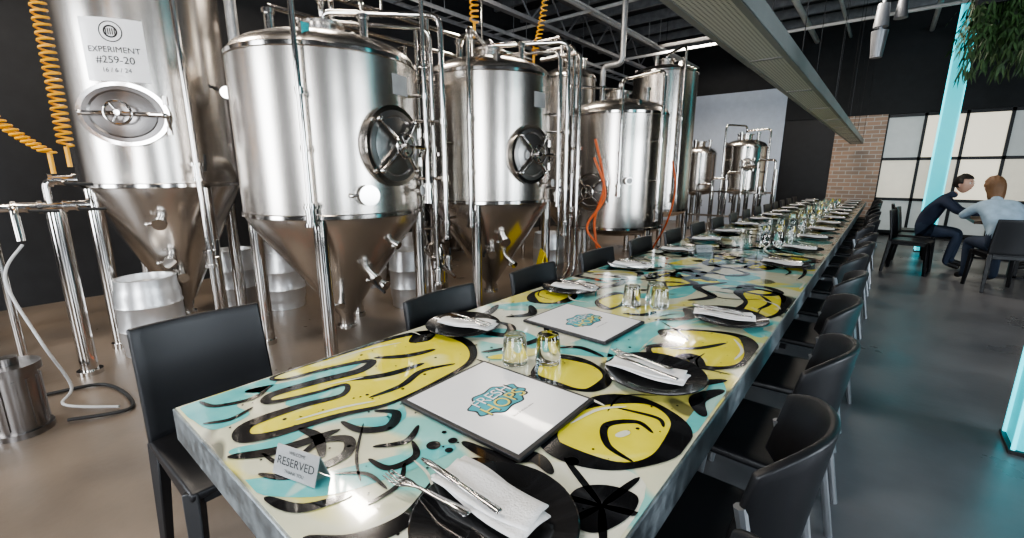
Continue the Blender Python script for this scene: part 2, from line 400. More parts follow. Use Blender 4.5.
# eye-like disc, right of the menu
blob('yellow',[(-.50,.74),(-.36,.76),(-.29,.86),(-.30,1.0),(-.40,1.06),(-.50,1.0),(-.54,.86)],outline=.044)
rib('black',[(-.33,.80),(-.40,.82),(-.44,.89),(-.39,.95),(-.34,.93)],.022)
rib('black',[(-.46,.98),(-.36,1.0),(-.33,.97)],.014);rib('hi',[(-.40,.86),(-.385,.90)],.02);rib('hi',[(-.51,.84),(-.49,.94),(-.44,1.0)],.010)
blob('black',[(-.36,.58),(-.30,.58),(-.27,.65),(-.28,.71),(-.34,.70),(-.38,.65)])
for a,l_ in((20,.08),(80,.12),(150,.15),(200,.14),(250,.15),(300,.10)): rib('black',[(-.32,.645),(-.32+l_*cos(rad(a)),.645+l_*sin(rad(a)))],.018)
disc('black',-.43,.72,.014);disc('black',-.34,.48,.022);disc('black',-.45,.60,.012)
rib('black',[(-.27,1.08),(-.31,1.16),(-.27,1.26)],.05)
blob('yellow',[(-.74,1.0),(-.64,.99),(-.56,1.02),(-.56,1.12),(-.66,1.18),(-.78,1.14)],outline=.030)
rib('over',[(-.93,1.0),(-.86,1.10),(-.82,1.22)],.05)
rib('black',[(-.98,1.02),(-.92,1.14),(-.90,1.28),(-.97,1.38)],.036)
rib('black',[(-.80,1.22),(-.74,1.27),(-.64,1.25)],.03)
rib('black',[(-.62,1.23),(-.5,1.18),(-.38,1.22),(-.28,1.33)],.055)
blob('yellow',[(-.56,1.42),(-.47,1.34),(-.42,1.44),(-.36,1.38),(-.28,1.46),(-.27,1.60),(-.33,1.74),(-.46,1.72),(-.58,1.62),(-.50,1.52)],outline=.042)
rib('black',[(-.50,1.46),(-.42,1.53),(-.36,1.64)],.026)
rib('hi',[(-.30,1.50),(-.30,1.60),(-.35,1.70)],.010)
rib('black',[(-.66,1.72),(-.56,1.84),(-.60,1.98),(-.50,2.08)],.055)
blob('yellow',[(-.42,2.07),(-.32,2.03),(-.27,2.2),(-.30,2.45),(-.42,2.55),(-.50,2.42),(-.43,2.25)],outline=.04)
rib('black',[(-.36,2.15),(-.34,2.3),(-.40,2.42)],.024)
blob('yellow',[(-1.3,1.75),(-1.2,1.62),(-1.1,1.68),(-1.12,1.85),(-1.25,1.92)],outline=.04)
blob('yellow',[(-.98,1.82),(-.88,1.74),(-.86,1.86),(-.90,1.98),(-.97,2.0)],outline=.036)
rib('black',[(-1.3,2.05),(-1.15,2.0),(-1.05,2.15),(-1.1,2.35),(-1.28,2.3)],.055)
rib('black',[(-.65,2.1),(-.58,2.25),(-.7,2.4),(-.6,2.6)],.055)
rib('black',[(-.95,2.1),(-.85,2.2),(-.9,2.35),(-.78,2.45)],.05)
rib('black',[(-.8,1.72),(-.72,1.76),(-.70,1.84)],.04)
rq=random.Random(21)
for i in range(46):
    # thin flicked lines and drips between the big forms
    x=rq.uniform(-1.3,-.32);y=rq.uniform(.3,2.4);a=rq.uniform(0,6.28);l_=rq.uniform(.04,.11);c=rq.uniform(-1,1)
    rib(rq.choice(['black','black','hi','teal']),[(x,y),(x+l_*cos(a),y+l_*sin(a)),(x+l_*cos(a)+l_*cos(a+c),y+l_*sin(a)+l_*sin(a+c))],rq.uniform(.006,.014))
for i in range(320):
    disc('black',random.uniform(-1.3,-.3),random.uniform(.3,2.4),random.choice([.0015,.002,.003,.003,.005]),n=8)
# --- the rest of the long top
y=2.3;rr=random.Random(11)
while y<11.9:
    for lay,pr,wd in(('white',.6,.10),('teal',1,.13),('teal',.8,.10),('yellow',.9,.10),('dark',.5,.07),('black',1,.06),('black',1,.055),('black',1,.045),('black',1,.04),('black',.8,.05),('black',1,.02),('black',1,.015),('hi',.9,.018)):
        if rr.random()<pr:
            x=rr.uniform(-1.25,-.35);a=rr.uniform(0,6.28);pts=[]
            st=rr.uniform(.08,.2);cv=rr.uniform(-1.4,1.4)
            xx,yy=x,y+rr.uniform(0,.3)
            for s in range(rr.randint(3,6)):
                pts.append((min(-.27,max(-1.33,xx)),min(11.97,max(2.2,yy))));xx+=st*cos(a);yy+=st*sin(a);a+=cv
            rib(lay,pts,wd*rr.uniform(.7,1.4))
    if rr.random()<.85:
        cx,cy=rr.uniform(-1.15,-.4),y+.15;R=rr.uniform(.06,.12)
        blob(rr.choice(['yellow','yellow','teal']),[(cx+R*rr.uniform(.6,1.4)*cos(t),cy+1.4*R*rr.uniform(.6,1.4)*sin(t)) for t in[0,.9,1.8,2.7,3.6,4.5,5.4]],outline=.036)
    y+=.24
for k2,(m,h) in layers.items():
    o=add(tb,'graffiti_'+k2,LB[k2],m,False,loc=(0,0,TZ+h))
    bm=bmesh.new();bm.from_mesh(o.data)
    for f in bm.faces:
        if f.normal.z<0: f.normal_flip()
    bm.to_mesh(o.data);bm.free()
ZT=TZ+.0032

# ------------------------------------------------------------------ dining chairs
def chairA():
    r=root('dining_chair')
    b=BM()
    def back(u,v):
        yy=(u-.5)*.42;z=.44+v*.40;x=-.185-.055*v**1.3-.025*(1-(2*u-1)**2)
        return (x,yy*(1-.03*v),z)
    grid(b,back,12,12);add(r,'backrest',b,blackp,mods=[('SOLIDIFY',dict(thickness=.022,offset=0)),('BEVEL',dict(width=.007,segments=2))])
    b=BM();grid(b,lambda u,v:(-.20+u*.42,(v-.5)*(.42-.02*u),.452-.012*sin(pi*v)*sin(pi*u)-(.01*max(0,u-.85)/.15)),12,12)
    add(r,'seat',b,blackp,mods=[('SOLIDIFY',dict(thickness=.03,offset=-1)),('BEVEL',dict(width=.008,segments=2))])
    b=BM()
    for sy in(-1,1):
        for (xa,xb) in((.19,.215),(-.19,-.235)):
            a=Vector((xb,sy*.205,0));c=Vector((xa,sy*.185,.44));d=c-a
            M=Matrix.Translation((a+c)/2)@d.to_track_quat('Z','Y').to_matrix().to_4x4()
            rs=bmesh.ops.create_cone(b,cap_ends=True,segments=4,radius1=.022,radius2=.032,depth=d.length,matrix=M@Matrix.Rotation(pi/4,4,'Z'))
        box(b,(0,sy*.19,.41),(.38,.02,.05))
    box(b,(.19,0,.41),(.02,.36,.05));box(b,(-.19,0,.41),(.02,.36,.05))
    bmesh.ops.bevel(b,geom=[e for e in b.edges],offset=.004,segments=1,affect='EDGES')
    add(r,'legs',b,blackp);return r
def chairB():
    r=root('dining_chair')
    b=BM()
    def back(u,v):
        a=(u-.5)*rad(104);R=.28
        return (-R*cos(a)+.075-.035*v,R*sin(a)*.93,.56+v*.27-.05*(abs(2*u-1)**3)*v+.05*(abs(2*u-1)**3)*(1-v))
    grid(b,back,18,6);add(r,'backrest',b,blackp,mods=[('SOLIDIFY',dict(thickness=.02,offset=0)),('BEVEL',dict(width=.006,segments=2))])
    b=BM();grid(b,lambda u,v:(-.20+u*.42,(v-.5)*.42,.455-.012*sin(pi*v)*sin(pi*u)),10,10)
    add(r,'seat',b,blackp,mods=[('SOLIDIFY',dict(thickness=.03,offset=-1)),('BEVEL',dict(width=.01,segments=2))])
    b=BM()
    for sy in(-1,1):
        sweep(b,[(-.25,sy*.21,0),(-.17,sy*.195,.44),(-.115,sy*.205,.70)],.013,8,.05)
        sweep(b,[(.23,sy*.205,0),(.18,sy*.17,.43)],.013,8)
        cyl(b,(-.17,sy*.185,.42),(.18,sy*.17,.42),.01,n=8)
    cyl(b,(-.17,-.185,.42),(-.17,.185,.42),.01,n=8);cyl(b,(.18,-.17,.42),(.18,.17,.42),.01,n=8)
    add(r,'legs',b,mat('leg_grey',(.35,.37,.39),.35,.8,noise=.1));return r
A=chairA();A.location=(-1.63,.46,0)
Yl=[1.25,1.92,2.62,3.32,4.02,4.72,5.42,6.12,6.82,7.52,8.22,8.92,9.62,10.32,11.02]
for y in Yl: clone(A,(-1.19,y,0),rad(random.uniform(-3,3)))
Bc=chairB();Bc.location=(-.25,1.08,0);Bc.rotation_euler=(0,0,pi)
for i,y in enumerate([.50,1.66,2.28,2.95,3.6,4.3,5.0,5.7,6.4,7.1,7.8,8.5,9.2,9.9,10.6,11.3]): clone(Bc,(-.25+random.uniform(-.02,.03),y,0),pi+rad(random.uniform(-5,5)))

# ------------------------------------------------------------------ table settings
plate=root('dinner_plate',(-.45,1.21,ZT));b=BM()
lathe(b,[(0,0),(.085,0),(.10,.004),(.142,.015),(.146,.018),(.143,.020),(.10,.009),(.085,.006),(0,.006)],48);add(plate,'dish',b,platem)
nap=root('folded_napkin',(-.47,1.20,ZT+.022));b=BM()
def nf(h,sx,sy,ang):
    def f(u,v):
        x=(u-.5)*sx;y=(v-.5)*sy*(1+.12*sin(u*4))
        return (x*cos(ang)-y*sin(ang),x*sin(ang)+y*cos(ang),h+.003*sin(u*7)+.0025*cos(v*6+u*3))
    return f
grid(b,nf(0,.23,.085,.05),12,8);grid(b,nf(.006,.215,.075,.20),12,8)
add(nap,'cloth',b,napkin,mods=[('SOLIDIFY',dict(thickness=.003,offset=0))])
def forkb():
    r=root('dinner_fork',(-.45,1.24,ZT+.032));b=BM()
    P=[(-.10,.007,.002),(-.095,.0095,.002),(-.04,.006,.004),(.02,.0035,.006),(.035,.008,.005),(.05,.012,.002),(.058,.0125,.001)]
    for (x,w_,z),(x2,w2,z2) in zip(P,P[1:]):
        v=[b.verts.new(q) for q in((x,-w_,z),(x,w_,z),(x2,w2,z2),(x2,-w2,z2))];b.faces.new(v)
    for i in range(4):
        yc=-.0105+.007*i
        v=[b.verts.new(q) for q in((.058,yc-.0022,.001),(.058,yc+.0022,.001),(.075,yc+.0018,.0),(.075,yc-.0018,.0))];b.faces.new(v)
        v=[b.verts.new(q) for q in((.075,yc-.0018,.0),(.075,yc+.0018,.0),(.098,yc+.001,.005),(.098,yc-.001,.005))];b.faces.new(v)
    bmesh.ops.remove_doubles(b,verts=b.verts,dist=.0001)
    add(r,'fork_body',b,chrome,mods=[('SOLIDIFY',dict(thickness=.002,offset=0))]);return r
def knifeb():
    r=root('dinner_knife',(-.45,1.2,ZT+.032));b=BM()
    P=[(-.115,.007),(-.11,.0085),(-.02,.006),(-.01,.006),(0,.009),(.08,.0085),(.10,.003)]
    for (x,w_),(x2,w2) in zip(P,P[1:]):
        b.faces.new([b.verts.new(q) for q in((x,-w_,0),(x,w_*.6,0),(x2,w2*.6,0),(x2,-w2,0))])
    bmesh.ops.remove_doubles(b,verts=b.verts,dist=.0001)
    add(r,'knife_body',b,chrome,mods=[('SOLIDIFY',dict(thickness=.003,offset=0))]);return r
fork=forkb();knife=knifeb()
fork.location=(-.50,1.225,ZT+.037);fork.rotation_euler=(0,0,pi-.12)
knife.location=(-.48,1.185,ZT+.037);knife.rotation_euler=(0,0,pi-.2)
clone(plate,(-.44,.485,ZT));clone(nap,(-.48,.512,ZT+.022),-.12)
clone(fork,(-.57,.440,ZT+.024),pi+.14);clone(knife,(-.54,.485,ZT+.037),pi-.04)
sets=[(-.42,1.91,0),(-1.2,1.15,pi),(-1.18,1.9,pi),(-1.2,2.63,pi)]
for y in(3.35,4.1,4.85,5.6,6.35,7.1,7.85,8.6,9.35,10.1,10.85,11.5): sets+=[(-.43,y+random.uniform(-.05,.05),0),(-1.18,y+random.uniform(-.05,.05),pi)]
for x,y,a in sets:
    a+=random.uniform(-.25,.25);ca,sa=cos(a),sin(a)
    clone(plate,(x,y,ZT));clone(nap,(x-.02*ca,y-.02*sa,ZT+.022),a)
    def off(dx,dy): return (x+dx*ca-dy*sa,y+dx*sa+dy*ca,ZT+.037)
    clone(fork,off(-.05,.02),a+pi-.1);clone(knife,off(-.03,-.02),a+pi-.18)
gl=root('glass_tumbler',(-.84,1.03,ZT));b=BM()
lathe(b,[(.040,.0),(.0415,.004),(.040,.03),(.036,.088),(.033,.094),(0,.094),(0,.082),(.0325,.080),(.0365,.03),(.038,.0),(.040,0)],24)
add(gl,'tumbler_wall',b,glass)
for x,y in[(-.76,1.10),(-.82,1.85),(-.71,1.90),(-.76,1.97),(-.73,4.32),(-.64,4.39)]: clone(gl,(x,y,ZT))
for i in range(8):
    y=5.0+.8*i
    for dx in(-.06,.04,.13): clone(gl,(-.78+dx,y+dx*.8,ZT))
def menu(x,y,wx,wy,rz=0):
    r=root('menu_board',(x,y,ZT),rz);b=BM();box(b,(0,0,.005),(wx,wy,.010));add(r,'black_frame',b,blackp,False,mods=[('BEVEL',dict(width=.002,segments=2))])
    b=BM();box(b,(0,0,.0105),(wx-.024,wy-.024,.002));add(r,'sheet',b,laminate,False)
    z=.0118
    def art(nm,pts,m,dz):
        b=BM();P=catmull([(px,py,0) for px,py in pts],True,6);f=b.faces.new([b.verts.new((p.x,p.y,z+dz)) for p in P]);bmesh.ops.triangulate(b,faces=[f]);add(r,nm,b,m,False)
    mk=mat('print_yellow',(.80,.70,.15),.5,noise=.1);mt=mat('print_teal',(.05,.40,.48),.5,noise=.2);mb=mat('print_black',(.01,.02,.03),.5)
    art('logo_splat',[(.062*(1 if i%2 else .84)*sin(2*pi*i/16),.100*(1 if i%2 else .86)*cos(2*pi*i/16)) for i in range(16)],mb,0)
    art('logo_glow',[(.057*(1 if i%2 else .82)*sin(2*pi*i/16),.095*(1 if i%2 else .84)*cos(2*pi*i/16)) for i in range(16)],mt,.0003)
    for row,(t,dx,sz) in enumerate((('FRESH',-.022,.050),('HOPS',.022,.060))):
        textmesh(r,'logo_text_shadow',t,sz*1.06,mb,lambda a,c,dx=dx:Vector((dx-c+.003,a+.003,z+.0006)))
        textmesh(r,'logo_text',t,sz,[laminate,mk][row],lambda a,c,dx=dx:Vector((dx-c,a,z+.0009)))
    textmesh(r,'small_print','food & drinks menu',.010,mb,lambda a,c:Vector((.085-c,a,z+.0003)))
    return r
menu(-.71,.80,.395,.325,rad(1));menu(-.865,1.5,.38,.31,rad(-2))
mb=mat('ink_black',(.01,.01,.01),.5)
def reserved(x,y,rz):
    r=root('reserved_sign',(x,y,ZT),rz);silver=mat('brushed_silver_card',(.40,.40,.40),.35,.5,noise=.1)
    b=BM();box(b,(0,-.010,.027),(.115,.002,.058),Matrix.Rotation(rad(-20),3,'X'));box(b,(0,.010,.027),(.115,.002,.058),Matrix.Rotation(rad(20),3,'X'))
    add(r,'folded_card',b,silver,False)
    tilt=Matrix.Rotation(rad(-20),3,'X')
    for t,dz,sz in(('RESERVED',0,.0225),('WELCOME',.019,.009),('THANK YOU',-.018,.009)):
        textmesh(r,'lettering',t,sz,mb,lambda a,c,dz=dz:Vector((0,-.010,.027))+tilt@Vector((a,-.0016,c+dz)))
reserved(-.83,.335,rad(16));reserved(-1.0,3.5,rad(40))

# ------------------------------------------------------------------ tanks
def radial(ang,r,z): return Vector((r*cos(ang),r*sin(ang),z))
def manhole(par,R,ang,z,w,h,style=0):
    X=Vector((cos(ang),sin(ang),0));Y=Vector((-sin(ang),cos(ang),0));Z=Vector((0,0,1))
    M=Matrix.Translation(X*(R-.02)+Z*z)@Matrix((( Y.x,Z.x,X.x),(Y.y,Z.y,X.y),(Y.z,Z.z,X.z))).to_4x4()
    b=BM();lathe(b,[(1,-.06),(1,.045),(1.06,.045),(1.06,.065),(.90,.065),(.86,.055)],40,M@Matrix.Diagonal((w/2,h/2,1,1)));add(par,'manhole_ring',b,polish)
    b=BM();lathe(b,[(.93,.05),(.93,.072),(.8,.076),(.75,.068),(.4,.085),(0,.09)],40,M@Matrix.Diagonal((w/2,h/2,1,1)));add(par,'manhole_door',b,steeld)
    b=BM()
    for a in((45,135,225,315) if style==0 else (0,180)):
        p=Vector((w/2*.92*cos(rad(a)),h/2*.92*sin(rad(a)),.095))
        sweep(b,[M@Vector((0,0,.125)),M@(p*.6+Vector((0,0,.06))),M@p],.014,8,.03);sph(b,M@p,.02,8)
    cyl(b,M@Vector((0,0,.07)),M@Vector((0,0,.18)),.018,n=12)
    n=20;ring=[M@Vector((.075*cos(2*pi*i/n),.075*sin(2*pi*i/n),.16)) for i in range(n+1)];sweep(b,ring,.009,8,caps=False)
    for a in(0,120,240): cyl(b,M@Vector((0,0,.16)),M@Vector((.075*cos(rad(a)),.075*sin(rad(a)),.16)),.007,n=8)
    for dz in(-.1,.1): cyl(b,M@Vector((w/2*1.0,dz-.03,.06)),M@Vector((w/2*1.0,dz+.03,.06)),.018,n=10)
    sweep(b,[M@Vector((w/2*1.03,-.1,.06)),M@Vector((w/2*1.05,0,.12)),M@Vector((w/2*.4,0,.11))],.012,8,.03)
    add(par,'manhole_clamp',b,polish)
def port(par,p,d,r=.035,l=.09,handle=True):
    b=BM();p=Vector(p);d=Vector(d).normalized()
    cyl(b,p-d*.04,p+d*l,r,n=18);cyl(b,p+d*(l-.02),p+d*(l+.012),r*1.35,n=18)
    side=d.cross(Vector((0,0,1))).normalized()
    cyl(b,p+d*(l-.005)-side*r*1.1,p+d*(l-.005)+side*r*2.1,.008,n=8);sph(b,p+d*(l-.005)+side*r*2.2,.016,8)
    add(par,'port_clamp',b,polish)
def valve(par,p,d,hm=None):
    b=BM();p=Vector(p);d=Vector(d).normalized();cyl(b,p-d*.05,p+d*.05,.032,n=16)
    for s in(-.055,.055): cyl(b,p+d*(s-.01),p+d*(s+.01),.043,n=16)
    side=d.cross(Vector((.3,.2,1))).normalized()
    cyl(b,p,p+side*.07,.014,n=8);add(par,'valve_body',b,polish)
    b=BM();box(b,p+side*.075+d*.05,(.02,.02,.02));sweep(b,[p+side*.07,p+side*.085+d*.06,p+side*.09+d*.13],.010,8,.02);add(par,'valve_handle',b,hm or blackr)
def tank(x,y,R,zb,zs,zt,legs,mh=None,name='fermentation_tank',legr=.045,dome=.18,flat=False,m=None):
    T=root(name,(x,y,0));m=m or steel
    b=BM();lathe(b,[(R,zs),(R,zt)],128);add(T,'shell',b,m)
    b=BM();pr=[(R,zt)]
    for i in range(1,9):
        a=i/8*pi/2;pr.append((max(.12,R*cos(a)**.8) if i<8 else .12,zt+dome*sin(a)))
    pr+=[(.12,zt+dome+.08),(.15,zt+dome+.08),(.15,zt+dome+.10),(0,zt+dome+.11)]
    lathe(b,pr,64);add(T,'dome_top',b,m)
    b=BM()
    for a in(20,140,260): cyl(b,radial(rad(a),R*.55,zt+dome*.6),radial(rad(a),R*.55,zt+dome+.12),.03,n=14);cyl(b,radial(rad(a),R*.55,zt+dome+.10),radial(rad(a),R*.55,zt+dome+.13),.042,n=14)
    for a in(80,200,320): box(b,radial(rad(a),R*.9,zt+dome*.35),(.05,.05,.12))
    add(T,'top_nozzles',b,polish)
    b=BM()
    if flat:
        pr=[(R,zs)]
        for i in range(1,7):
            a=i/6*pi/2;pr.append((max(.05,R*cos(a)),zs-.14*sin(a)))
        pr+=[(0,zs-.14)]
    else: pr=[(R,zs),(R*.985,zs-.03),(R*.94,zs-.09),(.085,zb+.12),(.055,zb+.08),(.055,zb+.0),(.075,zb),(.075,zb-.02),(0,zb-.02)]
    lathe(b,pr,96);add(T,'cone_bottom' if not flat else 'dished_bottom',b,steelc if m is steel else m)
    b=BM()
    for z,e in((zs+.0,.012),(zt,.010)): lathe(b,[(R+.001,z-.018),(R+e,z-.012),(R+e,z+.012),(R+.001,z+.018)],96)
    add(T,'weld_bands',b,polish)
    b=BM();rl=R-legr*.6
    for a in legs:
        a=rad(a);cyl(b,radial(a,rl,.03),radial(a,rl,zs-.02),legr,n=20);cyl(b,radial(a,rl,0),radial(a,rl,.04),legr*1.25,n=20);
    add(T,'legs',b,polish)
    if mh: manhole(T,R,rad(mh[0]),mh[1],mh[2],mh[3],mh[4] if len(mh)>4 else 0)
    if not flat: valve(T,(0,0,zb-.07 if zb>.15 else zb+.03),(0,0,1))
    return T
def arm(T,R,ang,zt,zb,out=.1,top=None,r=.02,va=True):
    a=rad(ang);b=BM();tz=top or zt+.35
    sweep(b,[(0,0,zt+.2),(0,0,tz),radial(a,R+out,tz),radial(a,R+out,zb)],r,12,.09)
    for z in(zb+.35,(zt+zb)/2+.2): cyl(b,radial(a,R-.01,z),radial(a,R+out,z),.012,n=8);cyl(b,radial(a,R+out,z-.02),radial(a,R+out,z+.02),r*1.4,n=12)
    cyl(b,radial(a,R+out,zb-.02),radial(a,R+out,zb+.02),r*1.9,n=14)
    add(T,'cleaning_pipe',b,polish)
    if va: valve(T,radial(a,R+out,zb-.06),(0,0,1))
def gauge(T,R,ang,z):
    a=rad(ang);b=BM();cyl(b,radial(a,R-.01,z),radial(a,R+.06,z),.012,n=10);cyl(b,radial(a,R+.05,z),radial(a,R+.085,z),.042,n=22);add(T,'gauge_case',b,polish)
    b=BM();cyl(b,radial(a,R+.084,z),radial(a,R+.088,z),.035,n=22);add(T,'gauge_face',b,whitep)
# T2
T2=tank(-3.26,1.81,.635,.13,1.06,2.10,[-40,50,140,230],(7,1.52,.46,.50))
arm(T2,.635,-42,2.10,1.14,.07,2.52,.018);arm(T2,.635,44,2.10,.95,.20,2.46,.022)
arm(T2,.635,28,2.10,1.25,.12,2.56,.016);arm(T2,.635,52,2.10,.55,.12,2.40,.016)
port(T2,radial(rad(-12),.63,1.20),(cos(rad(-12)),sin(rad(-12)),0),.05,.05)
port(T2,radial(rad(0),.38,.62),(1,0,-.55),.03);port(T2,radial(rad(15),.5,.85),(1,.3,-.5),.022,.07)
valve(T2,(.36,.1,.52),(1,.25,-.5));gauge(T2,.635,26,1.22)
port(T2,radial(rad(-35),.25,.42),(.8,-.5,-.5),.022,.08)
# T3
T3=tank(-3.08,3.37,.60,.13,1.08,2.20,[-60,40,130,220],(-12,1.5,.42,.48))
arm(T3,.60,-62,2.2,1.0,.07,2.50,.018);arm(T3,.60,30,2.2,.85,.16,2.52,.022);arm(T3,.60,20,2.2,1.15,.10,2.42,.015);arm(T3,.60,-80,2.2,.6,.12,2.40,.016)
port(T3,radial(rad(-30),.4,.75),(.8,-.5,-.5));port(T3,radial(rad(-10),.3,.5),(1,-.2,-.5),.025);gauge(T3,.60,12,1.25)
valve(T3,radial(rad(-45),.35,.6),(.7,-.7,-.4))
# T1
T1=tank(-4.62,1.06,.53,.15,1.25,3.15,[-75,15,105,195],(-30,1.74,.50,.40,1),legr=.05)
for z,rr_ in((1.0,.42),(.68,.27)): port(T1,radial(rad(-22),rr_,z),(cos(rad(-22)),sin(rad(-22)),-.4),.035)
valve(T1,radial(rad(-10),.22,.52),(1,-.2,-.4))
def wrap(R,ang,z): return lambda a,c:Vector((R*cos(rad(ang)+a/R),R*sin(rad(ang)+a/R),z+c))
b=BM();fn=wrap(.537,-31,2.16);grid(b,lambda u,v:fn((u-.5)*.36,(v-.5)*.40),16,4);add(T1,'label_sheet',b,laminate)
for t,dz,sz in(('EXPERIMENT',.0,.052),('#259-20',-.065,.065),('16 / 6 / 24',-.13,.04)):
    textmesh(T1,'label_text',t,sz,mb,wrap(.540,-31,2.16+dz))
b=BM();fn2=wrap(.539,-31,2.275)
for k3,(ra,rb) in enumerate(((.066,.060),(.040,.030))):
    V=[];n=28
    for i in range(n):
        a=2*pi*i/n;V.append((b.verts.new(fn2(ra*cos(a),ra*sin(a))),b.verts.new(fn2(rb*cos(a),rb*sin(a)))))
    for i in range(n): j=(i+1)%n;b.faces.new((V[i][0],V[j][0],V[j][1],V[i][1]))
for q in range(-2,3):
    b.faces.new([b.verts.new(fn2(*p)) for p in((q*.012-.003,-.02),(q*.012+.003,-.02),(q*.012+.003,.02),(q*.012-.003,.02))])
add(T1,'label_emblem',b,mb,False)
for T,R,a,z in((T2,.635,18,1.93),(T3,.60,2,1.98)):
    b=BM();f3=wrap(R+.004,a,z);grid(b,lambda u,v:f3((u-.5)*.17,(v-.5)*.13),8,2);add(T,'notice',b,mat('notice_grey',(.4,.4,.4),.5,noise=.2))
T4=tank(-2.70,5.36,.61,.3,.68,2.02,[-100,-20,80,170],(-88,1.12,.40,.42),name='bright_beer_tank',flat=True,dome=.20)
arm(T4,.61,-20,2.1,.9,.1,2.45);arm(T4,.61,-60,2.1,1.2,.07,2.35,.015);gauge(T4,.61,-50,1.25);arm(T4,.61,-120,2.1,.8,.1,2.35,.018)
T5=tank(-2.92,7.35,.49,.4,.75,2.85,[-60,30,120,210],None,flat=True,name='bright_beer_tank',dome=.12)
arm(T5,.49,-40,2.85,1.0,.08,3.15)
T5b=tank(-4.05,6.3,.42,.3,.9,2.75,[-60,30,120,210],None)
T7=tank(-5.35,3.05,.62,.15,1.1,2.75,[-60,30,120,210],(-40,1.6,.4,.45),m=steeld)
T8=tank(-5.3,4.9,.58,.15,1.1,2.6,[-60,30,120,210],(-40,1.6,.4,.45),m=steeld)
T9=tank(-5.4,-.6,.55,.15,1.2,3.0,[-60,30,120,210],(0,1.6,.4,.45),m=steeld)
T6=tank(-2.4,10.7,.42,.5,1.0,1.85,[-60,30,120,210],(-70,1.5,.26,.26),name='brew_kettle',flat=True)
arm(T6,.42,-20,1.9,1.0,.1,2.2);arm(T6,.42,-120,1.9,.9,.15,2.3)
T6b=tank(-3.4,10.9,.38,.5,.95,1.75,[-60,30,120,210],None,name='brew_kettle',flat=True)
r=root('brewhouse_pipework');b=BM()
for i in range(5):
    x=-3.1+.28*i;sweep(b,[(x,10.0,0),(x,10.0,1.1+.12*i),(x+.3,10.0,1.1+.12*i),(x+.3,10.0,.4)],.022,10,.06)
box(b,(-2.5,9.98,.95),(1.7,.04,.04));box(b,(-2.5,9.98,.45),(1.7,.04,.04));cyl(b,(-3.35,9.98,0),(-3.35,9.98,1.8),.03);cyl(b,(-1.65,9.98,0),(-1.65,9.98,1.4),.03)
add(r,'manifold',b,polish)
for q in((-3.0,9.95,.7),(-2.4,9.95,.8),(-1.9,9.95,1.0)): valve(r,q,(0,0,1))
# overhead process pipework behind the front row of tanks
def pipes(name,fn,m=None):
    r=root(name);b=BM();fn(b);add(r,'pipes',b,m or polish);return r
def pf(b):
    for z,x in((2.95,-4.22),(2.75,-4.32),(2.55,-4.42)): cyl(b,(x,1.9,z),(x,5.6,z),.025,n=12)
    for y in(2.62,4.1,4.45): sweep(b,[(-4.22,y,2.95),(-4.0,y,2.95),(-4.0,y,2.0),(-4.05,y,1.6),(-4.05,y,.4)],.024,12,.08)
    for y in(2.5,5.5): cyl(b,(-4.32,y,0),(-4.32,y,3.0),.03)
    for y in(3.0,4.5): cyl(b,(-4.22,y,2.9),(-4.22,y,ZC-.01),.015)
pipes('process_pipework',pf)
def pf2(b):
    for i,(x,y) in enumerate(((-2.85,4.28),(-2.72,4.33),(-2.6,4.25))):
        sweep(b,[(x-.5,y,2.75-.1*i),(x,y,2.75-.1*i),(x,y,.25),(x,y-.15,.12)],.017+.003*i,10,.07)
    for z in(.9,1.6): box(b,(-2.72,4.29,z),(.3,.02,.03))
rp2=pipes('process_pipework',pf2)
for q in((-2.85,4.28,1.2),(-2.72,4.33,.9),(-2.6,4.25,1.35)): valve(rp2,q,(0,0,1))
def pf3(b):
    sweep(b,[(-4.15,1.72,3.4),(-3.92,1.10,3.4),(-3.92,1.10,.02)],.02,12,.08)
rp3=pipes('process_pipework',pf3);valve(rp3,(-3.92,1.10,1.35),(0,0,1));valve(rp3,(-3.92,1.10,.7),(0,0,1))
def pf4(b):
    for i,x in enumerate((-3.05,-3.2,-3.35)):
        sweep(b,[(x,2.60,2.6-.1*i),(x,2.60,.55+.08*i),(x+.25,2.60,.45+.08*i)],.016,10,.06)
    for z in(1.5,2.1): box(b,(-3.2,2.62,z),(.42,.02,.03))
    sweep(b,[(-3.35,2.60,2.4),(-3.75,2.60,2.4),(-3.75,2.60,2.0)],.016,10,.06)
rp4=pipes('process_pipework',pf4)
for q in((-3.05,2.6,1.1),(-3.2,2.6,.85),(-3.35,2.6,1.3)): valve(rp4,q,(0,0,1))
lag=mat('foil_lagging',(.42,.42,.42),.35,.6,bump=.6,bscale=25,noise=.3)
def li(b): sweep(b,[(-4.08,1.52,4.4),(-4.08,1.52,1.92),(-3.95,1.42,1.92)],.042,14,.06);
ri=pipes('insulated_pipe',li,lag);valve(ri,(-3.86,1.36,1.92),(.7,-.5,0))
pipes('insulated_pipe',lambda b:sweep(b,[(-4.35,1.62,.72),(-4.35,1.60,1.30),(-4.22,1.55,1.42),(-4.05,1.50,1.42)],.05,14,.1),lag)
pipes('insulated_pipe',lambda b:sweep(b,[(-3.3,6.6,4.2),(-3.3,6.6,2.95),(-3.62,6.6,2.95),(-3.62,6.6,1.6)],.045,14,.1),lag)

